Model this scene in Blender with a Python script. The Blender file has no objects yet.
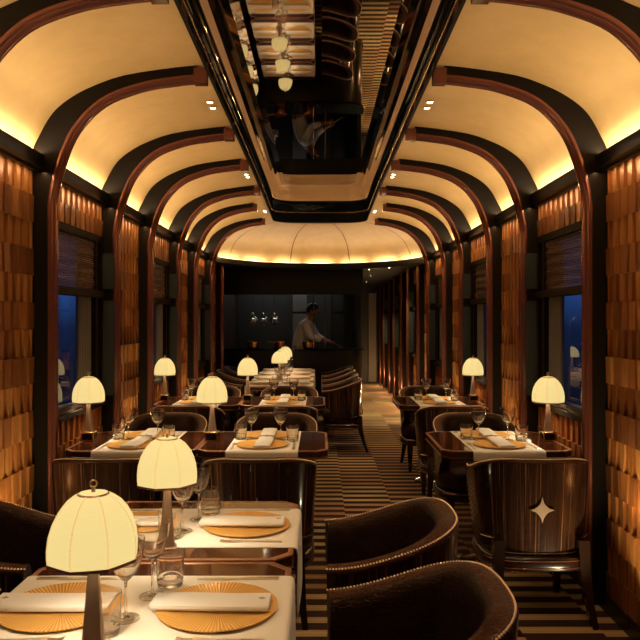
import bpy, math, random
from mathutils import Vector, Matrix
random.seed(7)
scene = bpy.context.scene
COL = scene.collection
PI = math.pi

# ------------------------------------------------------------------ materials
def newmat(name):
    m = bpy.data.materials.new(name); m.use_nodes = True
    nt = m.node_tree
    return m, nt, nt.nodes['Principled BSDF']
def simple(name, col, rough=.5, metal=0., coat=0., spec=.5, emit=None, es=0.):
    m, nt, b = newmat(name)
    b.inputs['Base Color'].default_value = (*col, 1)
    b.inputs['Roughness'].default_value = rough
    b.inputs['Metallic'].default_value = metal
    b.inputs['Coat Weight'].default_value = coat
    b.inputs['Coat Roughness'].default_value = .06
    b.inputs['Specular IOR Level'].default_value = spec
    if emit:
        b.inputs['Emission Color'].default_value = (*emit, 1)
        b.inputs['Emission Strength'].default_value = es
    return m
def N(nt, t, **kw):
    n = nt.nodes.new(t)
    for k, v in kw.items(): setattr(n, k, v)
    return n
def L(nt, a, b): nt.links.new(a, b)
def mapping(nt, scale, coord='Object', rot=(0,0,0)):
    tc = N(nt, 'ShaderNodeTexCoord'); mp = N(nt, 'ShaderNodeMapping')
    mp.inputs['Scale'].default_value = scale; mp.inputs['Rotation'].default_value = rot
    L(nt, tc.outputs[coord], mp.inputs['Vector']); return mp.outputs['Vector']
def ramp(nt, fac, stops, interp='LINEAR'):
    r = N(nt, 'ShaderNodeValToRGB'); cr = r.color_ramp; cr.interpolation = interp
    while len(cr.elements) < len(stops): cr.elements.new(.5)
    for e, (p, c) in zip(cr.elements, stops):
        e.position = p; e.color = (*c, 1)
    L(nt, fac, r.inputs['Fac']); return r.outputs['Color']
def noise(nt, vec, scale, detail=3, rough=.5):
    n = N(nt, 'ShaderNodeTexNoise'); n.inputs['Scale'].default_value = scale
    n.inputs['Detail'].default_value = detail; n.inputs['Roughness'].default_value = rough
    L(nt, vec, n.inputs['Vector']); return n.outputs['Fac']
def bump(nt, b, h, strength=.3, dist=.002):
    n = N(nt, 'ShaderNodeBump'); n.inputs['Strength'].default_value = strength
    n.inputs['Distance'].default_value = dist
    L(nt, h, n.inputs['Height']); L(nt, n.outputs['Normal'], b.inputs['Normal'])
def mth(nt, op, a, b=None, c=None):
    n = N(nt, 'ShaderNodeMath', operation=op)
    for i, v in enumerate((a, b, c)):
        if v is None: continue
        if isinstance(v, (int, float)): n.inputs[i].default_value = v
        else: L(nt, v, n.inputs[i])
    return n.outputs[0]

M = {}
# vault plaster
m, nt, b = newmat('vault_plaster'); v = mapping(nt, (1,1,1))
L(nt, ramp(nt, noise(nt, v, 9, 6, .6), [(.3,(.62,.365,.135)),(.7,(.69,.415,.16))]), b.inputs['Base Color'])
b.inputs['Roughness'].default_value = .5
bump(nt, b, noise(nt, v, 60, 4), .12, .004); M['vault'] = m
M['tan'] = simple('satin_tan_reflection', (.50,.27,.11), .38, .1, .1)  # tan stands in for the vault mirrored in the polished trough sides
M['seam'] = simple('seam_brown', (.16,.08,.03), .6)
M['black'] = simple('black_lacquer', (.006,.006,.005), .28, 0, .12, .3)
M['fin'] = simple('black_satin', (.010,.006,.003), .5, 0, 0, .08)
M['blackmatte'] = simple('black_paint', (.008,.008,.008), .5)
M['copper'] = simple('dark_copper_lacquer', (.20,.065,.040), .22, .6, .5)
M['coppergroove'] = simple('dark_groove', (.02,.008,.005), .3, .3, .3)
M['brass'] = simple('brass', (.62,.42,.22), .25, 1.)
M['bronze'] = simple('bronze', (.50,.36,.26), .36, .8)
M['chrome'] = simple('polished_steel', (.75,.74,.72), .12, 1.)
M['silver'] = simple('silver_cutlery', (.75,.64,.50), .28, .9)
M['mirror'] = simple('black_mirror', (.52,.47,.42), .015, 1.)
M['darkmirror'] = simple('piano_black', (.004,.004,.004), .04, 0, 0, .32)
M['blueedge'] = simple('blue_enamel', (.10,.24,.50), .4)

# carved wood blocks, tone per block from a colour attribute
m, nt, b = newmat('walnut_blocks'); v = mapping(nt, (14,14,1.2))
at = N(nt, 'ShaderNodeAttribute'); at.attribute_name = 'tone'
base = ramp(nt, at.outputs['Fac'], [(0,(.15,.044,.012)),(.5,(.42,.15,.036)),(1,(.64,.30,.08))])
g = ramp(nt, noise(nt, v, 4, 5, .6), [(.3,(.55,.5,.5)),(.7,(1.1,1.1,1.1))])
mx = N(nt, 'ShaderNodeMix', data_type='RGBA', blend_type='MULTIPLY'); mx.inputs['Factor'].default_value = .6
L(nt, base, mx.inputs['A']); L(nt, g, mx.inputs['B']); L(nt, mx.outputs['Result'], b.inputs['Base Color'])
b.inputs['Roughness'].default_value = .36; b.inputs['Metallic'].default_value = .35
b.inputs['Coat Weight'].default_value = .2; b.inputs['Coat Roughness'].default_value = .25
M['blocks'] = m
# striped ebony veneer
def veneer(name, lo, mid, hi, scale=(46,46,.07), rough=.18):
    m, nt, b = newmat(name)
    if name.startswith('striped'):
        tc = N(nt, 'ShaderNodeTexCoord'); sx = N(nt, 'ShaderNodeSeparateXYZ'); L(nt, tc.outputs['Object'], sx.inputs[0])
        cb = N(nt, 'ShaderNodeCombineXYZ')
        L(nt, mth(nt, 'MULTIPLY', mth(nt, 'ARCTAN2', sx.outputs['X'], mth(nt, 'MULTIPLY', sx.outputs['Y'], -1.)), 11.), cb.inputs[0])
        L(nt, mth(nt, 'MULTIPLY', sx.outputs['Z'], .35), cb.inputs[1]); v = cb.outputs[0]
    else: v = mapping(nt, scale)
    f = noise(nt, v, 1.6, 5, .65)
    L(nt, ramp(nt, f, [(.36,lo),(.5,mid),(.56,lo),(.66,hi)]), b.inputs['Base Color'])
    b.inputs['Roughness'].default_value = rough; b.inputs['Coat Weight'].default_value = .45; b.inputs['Specular IOR Level'].default_value = .3
    b.inputs['Coat Roughness'].default_value = .05
    return m
M['ebony'] = veneer('striped_ebony_veneer', (.005,.0022,.0016), (.028,.011,.006), (.15,.065,.032))
M['wood'] = veneer('dark_mahogany', (.045,.014,.006), (.07,.022,.009), (.075,.026,.011), (1.2,14,14), .09)
M['wood'].node_tree.nodes['Principled BSDF'].inputs['Coat Weight'].default_value = .35
M['darkwood'] = simple('ebonised_wood', (.012,.005,.003), .22, 0, .4)
# embossed leather
def leather(name, c1, c2, s=75):
    m, nt, b = newmat(name); v = mapping(nt, (1,1,1))
    vo = N(nt, 'ShaderNodeTexVoronoi', feature='DISTANCE_TO_EDGE'); vo.inputs['Scale'].default_value = s; vo.inputs['Randomness'].default_value = .55
    L(nt, v, vo.inputs['Vector'])
    d = ramp(nt, vo.outputs['Distance'], [(0,(0,0,0)),(.12,(1,1,1))])
    L(nt, ramp(nt, noise(nt, v, 14, 3), [(.35,c1),(.7,c2)]), b.inputs['Base Color'])
    b.inputs['Roughness'].default_value = .33; b.inputs['Specular IOR Level'].default_value = .2; b.inputs['Specular Tint'].default_value = (1,.6,.4,1)
    bump(nt, b, d, .55, .003); return m
M['leather'] = leather('embossed_brown_leather', (.012,.0055,.004), (.024,.011,.008))
M['rimleather'] = leather('rust_brown_leather', (.034,.010,.004), (.055,.018,.008))
M['edge'] = simple('polished_copper_edge', (.42,.20,.11), .3, .8)
M['rimmetal'] = simple('copper_rim', (.50,.27,.16), .4, .5)
M['star'] = simple('satin_champagne_metal', (.40,.29,.21), .42, .65)
M['nail'] = simple('nailhead_brass', (.85,.66,.46), .35, .8)
# linen
m, nt, b = newmat('white_linen'); v = mapping(nt, (1,1,1))
b.inputs['Base Color'].default_value = (.80,.76,.68,1); b.inputs['Roughness'].default_value = .8
bump(nt, b, noise(nt, v, 260, 2), .15, .001); M['linen'] = m
M['napkin'] = simple('napkin_linen', (.84,.82,.78), .8)
# ribbed amber plate
m, nt, b = newmat('amber_ribbed_glass'); tc = N(nt, 'ShaderNodeTexCoord'); sx = N(nt, 'ShaderNodeSeparateXYZ')
L(nt, tc.outputs['Object'], sx.inputs[0])
ang = mth(nt, 'ARCTAN2', sx.outputs['Y'], sx.outputs['X']); sn = mth(nt, 'SINE', mth(nt, 'MULTIPLY', ang, 96.))
L(nt, ramp(nt, mth(nt, 'MULTIPLY_ADD', sn, .5, .5), [(0,(.70,.34,.06)),(.8,(.95,.58,.17))]), b.inputs['Base Color'])
b.inputs['Roughness'].default_value = .3; b.inputs['Metallic'].default_value = .15
bump(nt, b, sn, .5, .002); M['plate'] = m
# lamp shade silk
m, nt, b = newmat('glowing_silk'); v = mapping(nt, (1,1,6))
b.inputs['Base Color'].default_value = (.25,.2,.13,1); b.inputs['Roughness'].default_value = .8
L(nt, ramp(nt, noise(nt, v, 30, 3), [(.3,(1.,.755,.28)),(.7,(1.,.785,.315))]), b.inputs['Emission Color'])
b.inputs['Emission Strength'].default_value = .71; M['shade'] = m
M['stitch'] = simple('shade_stitching', (.62,.45,.22), .8, emit=(.85,.55,.2), es=.55)
M['bulb'] = simple('warm_bulb', (1,.9,.7), .5, emit=(1.,.85,.55), es=12)
M['downlight'] = simple('downlight_bulb', (1,1,1), .5, emit=(1.,.86,.6), es=25)
# thin clear glass
def glass(name, tint, ior=1.45, rough=.02, refl=1., cap=1.):
    m = bpy.data.materials.new(name); m.use_nodes = True; nt = m.node_tree; nt.nodes.clear()
    o = N(nt, 'ShaderNodeOutputMaterial'); mixn = N(nt, 'ShaderNodeMixShader')
    t = N(nt, 'ShaderNodeBsdfTransparent'); t.inputs[0].default_value = (*tint, 1)
    g = N(nt, 'ShaderNodeBsdfGlossy'); g.inputs['Roughness'].default_value = rough
    f = N(nt, 'ShaderNodeFresnel'); f.inputs['IOR'].default_value = ior
    k = mth(nt, 'MINIMUM', mth(nt, 'MULTIPLY', f.outputs[0], refl), cap)
    L(nt, k, mixn.inputs[0]); L(nt, t.outputs[0], mixn.inputs[1]); L(nt, g.outputs[0], mixn.inputs[2])
    L(nt, mixn.outputs[0], o.inputs[0]); return m
m = bpy.data.materials.new('clear_glass'); m.use_nodes = True; nt = m.node_tree; nt.nodes.clear()
o_ = N(nt, 'ShaderNodeOutputMaterial'); mixn = N(nt, 'ShaderNodeMixShader'); t_ = N(nt, 'ShaderNodeBsdfTransparent'); g_ = N(nt, 'ShaderNodeBsdfGlass')
g_.inputs['Color'].default_value = (1,.99,.97,1); g_.inputs['IOR'].default_value = 1.42; g_.inputs['Roughness'].default_value = 0.
mixn.inputs[0].default_value = .92; L(nt, t_.outputs[0], mixn.inputs[1]); L(nt, g_.outputs[0], mixn.inputs[2]); L(nt, mixn.outputs[0], o_.inputs[0]); M['glass'] = m
M['pane'] = glass('window_glass', (.75,.8,.9), 1.6, .01, 1.5)
M['smoke'] = glass('smoked_glass', (.45,.45,.47), 1.5, .03, 1.)
# carpet
m, nt, b = newmat('striped_carpet'); tc = N(nt, 'ShaderNodeTexCoord'); sx = N(nt, 'ShaderNodeSeparateXYZ')
L(nt, tc.outputs['Object'], sx.inputs[0])
X, Y = sx.outputs['X'], sx.outputs['Y']
colm = mth(nt, 'FLOOR', mth(nt, 'DIVIDE', mth(nt, 'ADD', X, 5.51), .38))
off = mth(nt, 'MULTIPLY', colm, .037)
ys = mth(nt, 'ADD', Y, off)
cmb = N(nt, 'ShaderNodeCombineXYZ'); L(nt, colm, cmb.inputs[0]); L(nt, mth(nt, 'FLOOR', mth(nt, 'DIVIDE', ys, .62)), cmb.inputs[1])
wn = N(nt, 'ShaderNodeTexWhiteNoise', noise_dimensions='2D'); L(nt, cmb.outputs[0], wn.inputs['Vector'])
fr = mth(nt, 'FRACT', mth(nt, 'DIVIDE', ys, .145))
big = mth(nt, 'LESS_THAN', fr, .46)
fine = mth(nt, 'LESS_THAN', mth(nt, 'FRACT', mth(nt, 'DIVIDE', ys, .036)), .5)
light = ramp(nt, wn.outputs['Value'], [(0,(.34,.20,.10)),(.3,(.44,.31,.15)),(.5,(.20,.11,.07)),(.7,(.36,.22,.11)),(.85,(.50,.37,.19))], 'CONSTANT')
dark = ramp(nt, wn.outputs['Color'], [(0,(.012,.006,.006)),(1,(.06,.030,.026))])
m1 = N(nt, 'ShaderNodeMix', data_type='RGBA'); L(nt, big, m1.inputs['Factor']); L(nt, dark, m1.inputs['A']); L(nt, light, m1.inputs['B'])
m2 = N(nt, 'ShaderNodeMix', data_type='RGBA', blend_type='MULTIPLY')
L(nt, mth(nt, 'MULTIPLY', fine, mth(nt, 'MULTIPLY', wn.outputs['Value'], .5)), m2.inputs['Factor'])
L(nt, m1.outputs['Result'], m2.inputs['A']); m2.inputs['B'].default_value = (.25,.22,.2,1)
L(nt, m2.outputs['Result'], b.inputs['Base Color']); b.inputs['Roughness'].default_value = .95
b.inputs['Specular IOR Level'].default_value = .1
bump(nt, b, noise(nt, mapping(nt, (1,1,1)), 500, 2), .4, .003); M['carpet'] = m
# woven blind
m = bpy.data.materials.new('woven_reed'); m.use_nodes = True; nt = m.node_tree; b = nt.nodes['Principled BSDF']
v = mapping(nt, (1,1,1)); sxb = N(nt, 'ShaderNodeSeparateXYZ'); L(nt, v, sxb.inputs[0])
f = mth(nt, 'MULTIPLY_ADD', mth(nt, 'SINE', mth(nt, 'MULTIPLY_ADD', sxb.outputs['Z'], 480., mth(nt, 'MULTIPLY', noise(nt, v, 14, 2), 5.))), .35, mth(nt, 'MULTIPLY', noise(nt, mapping(nt, (1,4,160)), 1.2, 2), 1.))
L(nt, ramp(nt, f, [(.2,(.035,.014,.008)),(.8,(.17,.075,.035))]), b.inputs['Base Color']); b.inputs['Roughness'].default_value = .6
tr = N(nt, 'ShaderNodeBsdfTransparent'); ms = N(nt, 'ShaderNodeMixShader')
L(nt, mth(nt, 'MULTIPLY', mth(nt, 'GREATER_THAN', f, .5), .5), ms.inputs[0])
L(nt, b.outputs[0], ms.inputs[1]); L(nt, tr.outputs[0], ms.inputs[2])
L(nt, ms.outputs[0], nt.nodes['Material Output'].inputs[0]); M['blind'] = m
M['curtain'] = simple('grey_beige_curtain', (.10,.085,.07), .6)
M['greypanel'] = simple('grey_glass_panel', (.045,.052,.048), .12, 0, .6)
M['steel'] = simple('brushed_steel', (.20,.21,.22), .35, .6)
M['galleywall'] = simple('grey_galley_wall', (.05,.055,.06), .4, .3)
M['paledoor'] = simple('taupe_door', (.16,.12,.085), .5)
M['wallback'] = simple('dark_wall', (.03,.014,.008), .5)
M['coat_white'] = simple('white_cotton', (.72,.74,.80), .8)
M['skin'] = simple('skin', (.28,.13,.07), .5)
M['hair'] = simple('black_hair', (.01,.008,.007), .5)
M['trousers'] = simple('black_trousers', (.012,.012,.014), .7)
M['eye'] = simple('eye_white', (.7,.68,.65), .3)
M['lip'] = simple('lip', (.22,.07,.05), .5)
M['copperglow'] = simple('bright_copper', (.62,.26,.10), .25, 1.)

# ------------------------------------------------------------------ mesh building
class MB:
    def __init__(s): s.v = []; s.f = []; s.mi = []; s.tone = []; s.cur = 0; s.t = .5
    def face(s, idx): s.f.append(idx); s.mi.append(s.cur); s.tone.append(s.t)
    def box(s, x0, x1, y0, y1, z0, z1):
        n = len(s.v)
        s.v += [(x,y,z) for z in (z0,z1) for y in (y0,y1) for x in (x0,x1)]
        for q in ((0,2,3,1),(4,5,7,6),(0,1,5,4),(2,6,7,3),(0,4,6,2),(1,3,7,5)): s.face(tuple(n+i for i in q))
        return s
    def bbox(s, x0, x1, y0, y1, z0, z1, b=.004):
        """box with bevelled long edges in plan and top"""
        pts = [(x0+b,y0),(x1-b,y0),(x1,y0+b),(x1,y1-b),(x1-b,y1),(x0+b,y1),(x0,y1-b),(x0,y0+b)]
        return s.prism(pts, z0, z1)
    def prism(s, pts, z0, z1, inset=0):
        n = len(s.v); k = len(pts)
        s.v += [(x,y,z0) for x,y in pts]
        s.v += [(x,y,z1) for x,y in pts]
        for i in range(k):
            j = (i+1) % k; s.face((n+i, n+j, n+k+j, n+k+i))
        s.face(tuple(n+i for i in reversed(range(k)))); s.face(tuple(n+k+i for i in range(k)))
        return s
    def rings(s, rings, closed=True, cap0=True, cap1=True):
        n = len(s.v); k = len(rings[0])
        for r in rings: s.v += [tuple(p) for p in r]
        for a in range(len(rings)-1):
            for i in range(k if closed else k-1):
                j = (i+1) % k
                s.face((n+a*k+i, n+a*k+j, n+(a+1)*k+j, n+(a+1)*k+i))
        if closed and cap0: s.face(tuple(n+i for i in reversed(range(k))))
        if closed and cap1: s.face(tuple(n+(len(rings)-1)*k+i for i in range(k)))
        return s
    def lathe(s, prof, cx=0, cy=0, cz=0, seg=24, cap=False):
        rr = [[(cx+r*math.cos(2*PI*i/seg), cy+r*math.sin(2*PI*i/seg), cz+z) for i in range(seg)] for r, z in prof]
        return s.rings(rr, True, cap, cap)
    def tube(s, pts, r, seg=8, caps=True):
        pts = [Vector(p) for p in pts]; rr = []
        rad = r if isinstance(r, (list,tuple)) else [r]*len(pts)
        up = None
        for i, p in enumerate(pts):
            t = (pts[min(i+1,len(pts)-1)] - pts[max(i-1,0)]).normalized()
            if up is None:
                up = Vector((0,0,1)) if abs(t.z) < .9 else Vector((0,1,0))
            a = t.cross(up)
            if a.length < 1e-4: a = t.cross(Vector((1,0,0)))
            a.normalize(); bb = a.cross(t).normalized(); up = bb
            rr.append([p + rad[i]*(math.cos(2*PI*q/seg)*a + math.sin(2*PI*q/seg)*bb) for q in range(seg)])
        return s.rings(rr, True, caps, caps)
    def build(s, name, mats, parent=None, smooth=35, tone=False):
        me = bpy.data.meshes.new(name); me.from_pydata(s.v, [], s.f)
        if not isinstance(mats, (list, tuple)): mats = [mats]
        for mm in mats: me.materials.append(mm)
        me.polygons.foreach_set('material_index', s.mi)
        if smooth is not None:
            me.polygons.foreach_set('use_smooth', [True]*len(s.f)); me.set_sharp_from_angle(angle=math.radians(smooth))
        if tone:
            a = me.attributes.new('tone', 'FLOAT', 'FACE'); a.data.foreach_set('value', s.tone)
        me.update()
        o = bpy.data.objects.new(name, me); COL.objects.link(o)
        if parent: o.parent = parent
        return o

def tag(o, label=None, cat=None, group=None, kind=None):
    if label: o['label'] = label
    if cat: o['category'] = cat
    if group: o['group'] = group
    if kind: o['kind'] = kind
    return o
def empty(name, loc=(0,0,0), rz=0):
    o = bpy.data.objects.new(name, None); COL.objects.link(o); o.empty_display_size = .05
    o.location = loc; o.rotation_euler = (0,0,rz); return o
def copy_tree(o, parent=None):
    c = o.copy(); COL.objects.link(c)
    if parent: c.parent = parent
    for ch in o.children:
        if ch.type != 'LIGHT': copy_tree(ch, c)
    return c
_used = set()
def inst(proto, loc, rz, label, cat, group):
    o = proto if proto.name not in _used else copy_tree(proto)
    _used.add(o.name)
    o.location = loc; o.rotation_euler = (0,0,rz)
    return tag(o, label, cat, group)
def catmull(pts, n=6):
    out = []; P = [pts[0]] + list(pts) + [pts[-1]]
    for i in range(1, len(P)-2):
        p0, p1, p2, p3 = (Vector(P[i-1]), Vector(P[i]), Vector(P[i+1]), Vector(P[i+2]))
        for k in range(n):
            t = k/n
            out.append(.5*((2*p1)+(-p0+p2)*t+(2*p0-5*p1+4*p2-p3)*t*t+(-p0+3*p1-3*p2+p3)*t**3))
    out.append(Vector(pts[-1])); return out

# ------------------------------------------------------------------ room
XW = 1.47          # inner plane of the side walls
AR = [-3.55+2.09*0, ]
AR = []
base = 3.64
for k in range(-3, 8):
    q, r = divmod(k, 2)
    AR.append(base + 2.09*q + (1.14 if r else 0))
# AR: arch stations; from an even k to the next is a window bay, from odd k to the next a panel bay
def is_window(k): return k % 2 == 0
YS = {k: base + 2.09*(k//2) + (1.14 if k % 2 else 0) for k in range(-4, 14)}
Y0, YV, YE = YS[-4], YS[5], 16.5   # room start, end of straight vault, end of corridor
VY = 1.64          # depth of the rounded end of the vault

# floor
tag(MB().box(-1.7, 1.7, Y0-.1, YE+.2, -.1, 0).build('floor', M['carpet']), kind='structure')

VP = [(1.49,2.33),(1.478,2.37),(1.453,2.419),(1.41,2.50),(1.357,2.567),(1.275,2.628),(1.175,2.679),(1.01,2.736),(.754,2.775),(.59,2.79)]
VPs = [(p.x, p.y) for p in catmull(VP, 3)]
mb = MB()
for s in (-1, 1):
    mb.rings([[(s*x, y, z) for x, z in VPs] for y in (Y0, YV)], closed=False)
nph = 36
for a in range(nph):
    pass
rr = []
for a in range(nph+1):
    ph = PI*a/nph
    rr.append([(x*math.cos(ph), YV + x/1.49*VY*math.sin(ph), z) for x, z in VPs])
mb.rings(rr, closed=False)
# outer roof shell so that no sky enters
mb.box(-1.62, 1.62, Y0-.1, YE+.2, 3.05, 3.12)
for s in (-1, 1): mb.box(min(s*1.62,s*1.55), max(s*1.62,s*1.55), Y0-.1, YE+.2, 2.25, 3.05)
mb.cur = 1
for c in (.30, .86, -.30, -.86):
    ph = math.acos(c); w = .004
    r2 = []
    for d in (-w, w):
        r2.append([((x-.003)*math.cos(ph+d/x*1.49), YV + (x-.003)/1.49*VY*math.sin(ph+d/x*1.49), z-.002) for x, z in VPs])
    mb.rings(r2, closed=False)
tag(mb.build('ceiling', [M['vault'], M['seam']]), kind='structure')

# flat dark ceiling beyond the vault
mb = MB(); xs = [-1.5 + 3.0*i/40 for i in range(41)]
ell = lambda x, a=1.45: YV + (VY*a/1.49)*math.sqrt(max(0, 1-(x/a)**2))
for i in range(40):
    xa, xb = xs[i], xs[i+1]; n = len(mb.v)
    mb.v += [(xa, ell(xa)+.02, 2.29), (xb, ell(xb)+.02, 2.29), (xb, YE+.1, 2.29), (xa, YE+.1, 2.29)]; mb.face((n, n+1, n+2, n+3))
tag(mb.build('ceiling_corridor', M['blackmatte']), kind='structure')
# cornices
for s, nm in ((-1, 'trim_cornice_left'), (1, 'trim_cornice_right')):
    mb = MB()
    prof = [(1.52,2.235),(1.455,2.235),(1.45,2.25),(1.43,2.255),(1.425,2.30),(1.43,2.325),(1.44,2.33),(1.445,2.318),(1.52,2.318)]
    mb.rings([[(s*x, y, z) for x, z in (prof if s > 0 else prof[::-1])] for y in (Y0, YV+.02)])
    tag(mb.build(nm, M['black']), kind='structure')
mb = MB(); rr = []
for a in range(49):
    ph = PI*a/48; c, sn = math.cos(ph), math.sin(ph)
    rr.append([(x*c, YV+.02+x/1.49*VY*sn, z) for x, z in [(1.52,2.235),(1.455,2.235),(1.43,2.255),(1.425,2.32),(1.44,2.325),(1.445,2.30),(1.52,2.30)]])
tag(mb.rings(rr).build('trim_cornice_end', M['black']), kind='structure')

# carved block walls
def blocks(mb, s, y0, y1, z0, z1, seed):
    rnd = random.Random(seed)
    nr = max(1, round((z1-z0)/.142)); h = (z1-z0)/nr
    nc = max(1, round((y1-y0)/.092)); w = (y1-y0)/nc
    for r in range(nr):
        za, zb = z0+r*h, z0+(r+1)*h
        rt = rnd.uniform(.1,.9); o = (r % 2)*.5
        edges = [0] + [i+o for i in range(0 if o else 1, nc)] + [nc]
        for i in range(len(edges)-1):
            ya, yb = y0+edges[i]*w, y0+edges[i+1]*w
            mb.t = min(1, max(0, rt*.7+rnd.uniform(-.1,.42)))
            ym = ya + (yb-ya)*(.74 if r % 2 else .90)
            d1, d2 = (.030, .020) if r % 2 else (.034, .028)
            t1, t2 = rnd.uniform(-.004,.004), rnd.uniform(-.004,.004)
            X = XW + .03
            # raised face, then a narrow recessed flank
            def quadbox(a, b, da, db, dta, dtb):
                n = len(mb.v)
                mb.v += [(s*X,a,za),(s*X,b,za),(s*X,b,zb),(s*X,a,zb),
                         (s*(X-da),a,za+.001),(s*(X-db),b,za+.001),(s*(X-db-dtb),b,zb-.001),(s*(X-da-dta),a,zb-.001)]
                fs = [(4,5,6,7),(0,1,5,4),(1,2,6,5),(2,3,7,6),(3,0,4,7)]
                for f in fs: mb.face(tuple(n+q for q in (f if s < 0 else f[::-1])))
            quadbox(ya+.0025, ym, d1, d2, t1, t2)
            tt = mb.t; mb.t = max(0, tt*.4)  # recess shade put into the tone, flank darker than its face
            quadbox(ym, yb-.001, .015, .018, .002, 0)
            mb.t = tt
for s, nm in ((-1, 'wall_left'), (1, 'wall_right')):
    mb = MB(); last = 6 if s < 0 else 12
    for k in range(-4, last):
        ya, yb = YS[k]+.03, YS[k+1]-.03
        if k % 2 == 0:     # window bay
            blocks(mb, s, ya, yb, 2.03, 2.25, k*11+s)
            blocks(mb, s, ya, yb, .04, .90, k*13+s)
        else:
            blocks(mb, s, ya, yb, .04, 2.25, k*17+s)
    mb.t = .1
    mb.cur = 1
    for k in range(-4, last):
        ya, yb = YS[k], YS[k+1]
        a, c = sorted((s*1.50, s*1.62))
        if k % 2 == 0:
            mb.box(a, c, ya, yb, 0, .93); mb.box(a, c, ya, yb, 2.02, 2.30)
            mb.box(a, c, ya, ya+.04, .93, 2.02); mb.box(a, c, yb-.04, yb, .93, 2.02)
        else: mb.box(a, c, ya, yb, 0, 2.30)
    if s < 0: mb.box(-1.62, -1.50, YS[last], YE, 0, 2.30)
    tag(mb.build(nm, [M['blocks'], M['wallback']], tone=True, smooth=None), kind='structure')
    mb = MB()
    a, c = sorted((s*1.435, s*1.50)); mb.box(a, c, Y0, YS[last], 0, .06)
    tag(mb.build('baseboard_left' if s < 0 else 'baseboard_right', M['black'], smooth=None), kind='structure')
tag(MB().box(-1.62, 1.62, Y0-.1, Y0, 0, 3.05).build('wall_back', M['wallback']), kind='structure')
tag(MB().box(-1.62, 1.62, YE, YE+.1, 0, 2.4).build('wall_front', M['blackmatte']), kind='structure')

# arches
TP = [(1.395,0),(1.395,1.0),(1.395,1.9),(1.394,2.094),(1.352,2.276),(1.274,2.458),(1.128,2.606),(.93,2.685),(.76,2.715),(.64,2.728)]
TPs = [(p.x, p.y) for p in catmull(TP, 5)]
def nearestV(x, z, i, n):
    return None
def arch(s, y, idx, full=True, tipx=None):
    # fin : plate between moulding and vault
    T = [p for p in TPs if (tipx is None or p[0] >= tipx)]
    if not full: T = [(1.395,0),(1.395,1.0),(1.395,2.28)]
    out = []
    for i, (x, z) in enumerate(T):
        if z < 2.2: out.append((1.50, z))
        else:
            # walk outwards along the normal until vault profile
            a = Vector(T[max(i-1,0)]); c = Vector(T[min(i+1,len(T)-1)]); t = (c-a).normalized(); n = Vector((t.y, -t.x))
            p = Vector((x, z)); best = p + n*.06
            bd = 9
            for q in VPs:
                d = Vector(q)-p; lat = abs(d.dot(t)); fo = d.dot(n)
                if fo > 0 and lat < bd: bd = lat; best = p + n*(fo+.012)
            if z < 2.34: best = Vector((1.50, z))
            out.append((best.x, best.y))
    mb = MB(); h = .021
    ringsL = []
    for (x, z), (ox, oz) in zip(T, out):
        ringsL.append([(s*x, y-h, z), (s*ox, y-h, oz), (s*ox, y+h, oz), (s*x, y+h, z)])
    mb.rings(ringsL)
    o = mb.build('trim_%d' % idx, M['fin'], smooth=30); tag(o, kind='structure')
    mb = MB()
    # moulding section: (offset inward from T curve, y)
    sec = [(-.012,-.022),(.004,-.0235),(.010,-.020),(.012,-.017),(.024,-.015),(.032,-.008),(.034,0),(.032,.008),(.024,.015),(.012,.017),(.010,.020),(.004,.0235),(-.012,.022)]
    rr = []
    for i, (x, z) in enumerate(T):
        a = Vector(T[max(i-1,0)]); c = Vector(T[min(i+1,len(T)-1)]); t = (c-a).normalized(); n = Vector((-t.y, t.x))
        rr.append([(s*(x+n.x*d), y+yy, z+n.y*d) for d, yy in sec])
    mb.rings(rr); mb.build('copper_moulding', M['copper'], o, 40)
    if full:
        x, z = T[-1]; mb = MB()
        a, c = sorted((s*(x+.012), s*(x-.055 if tipx is None else x-.03)))
        mb.box(a, c, y-.026, y+.026, z-.034, z+.045)
        mb.build('collar', M['copper'], o, None)
    return o
i = 0
for k in range(-3, 6):
    for s in (-1, 1):
        i += 1; arch(s, YS[k], i, True, .72 if k >= 4 else None)
for k in range(6, 13):
    for s in ((-1, 1) if k == 6 else (1,)):
        i += 1; arch(s, YS[k], i, False)

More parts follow.
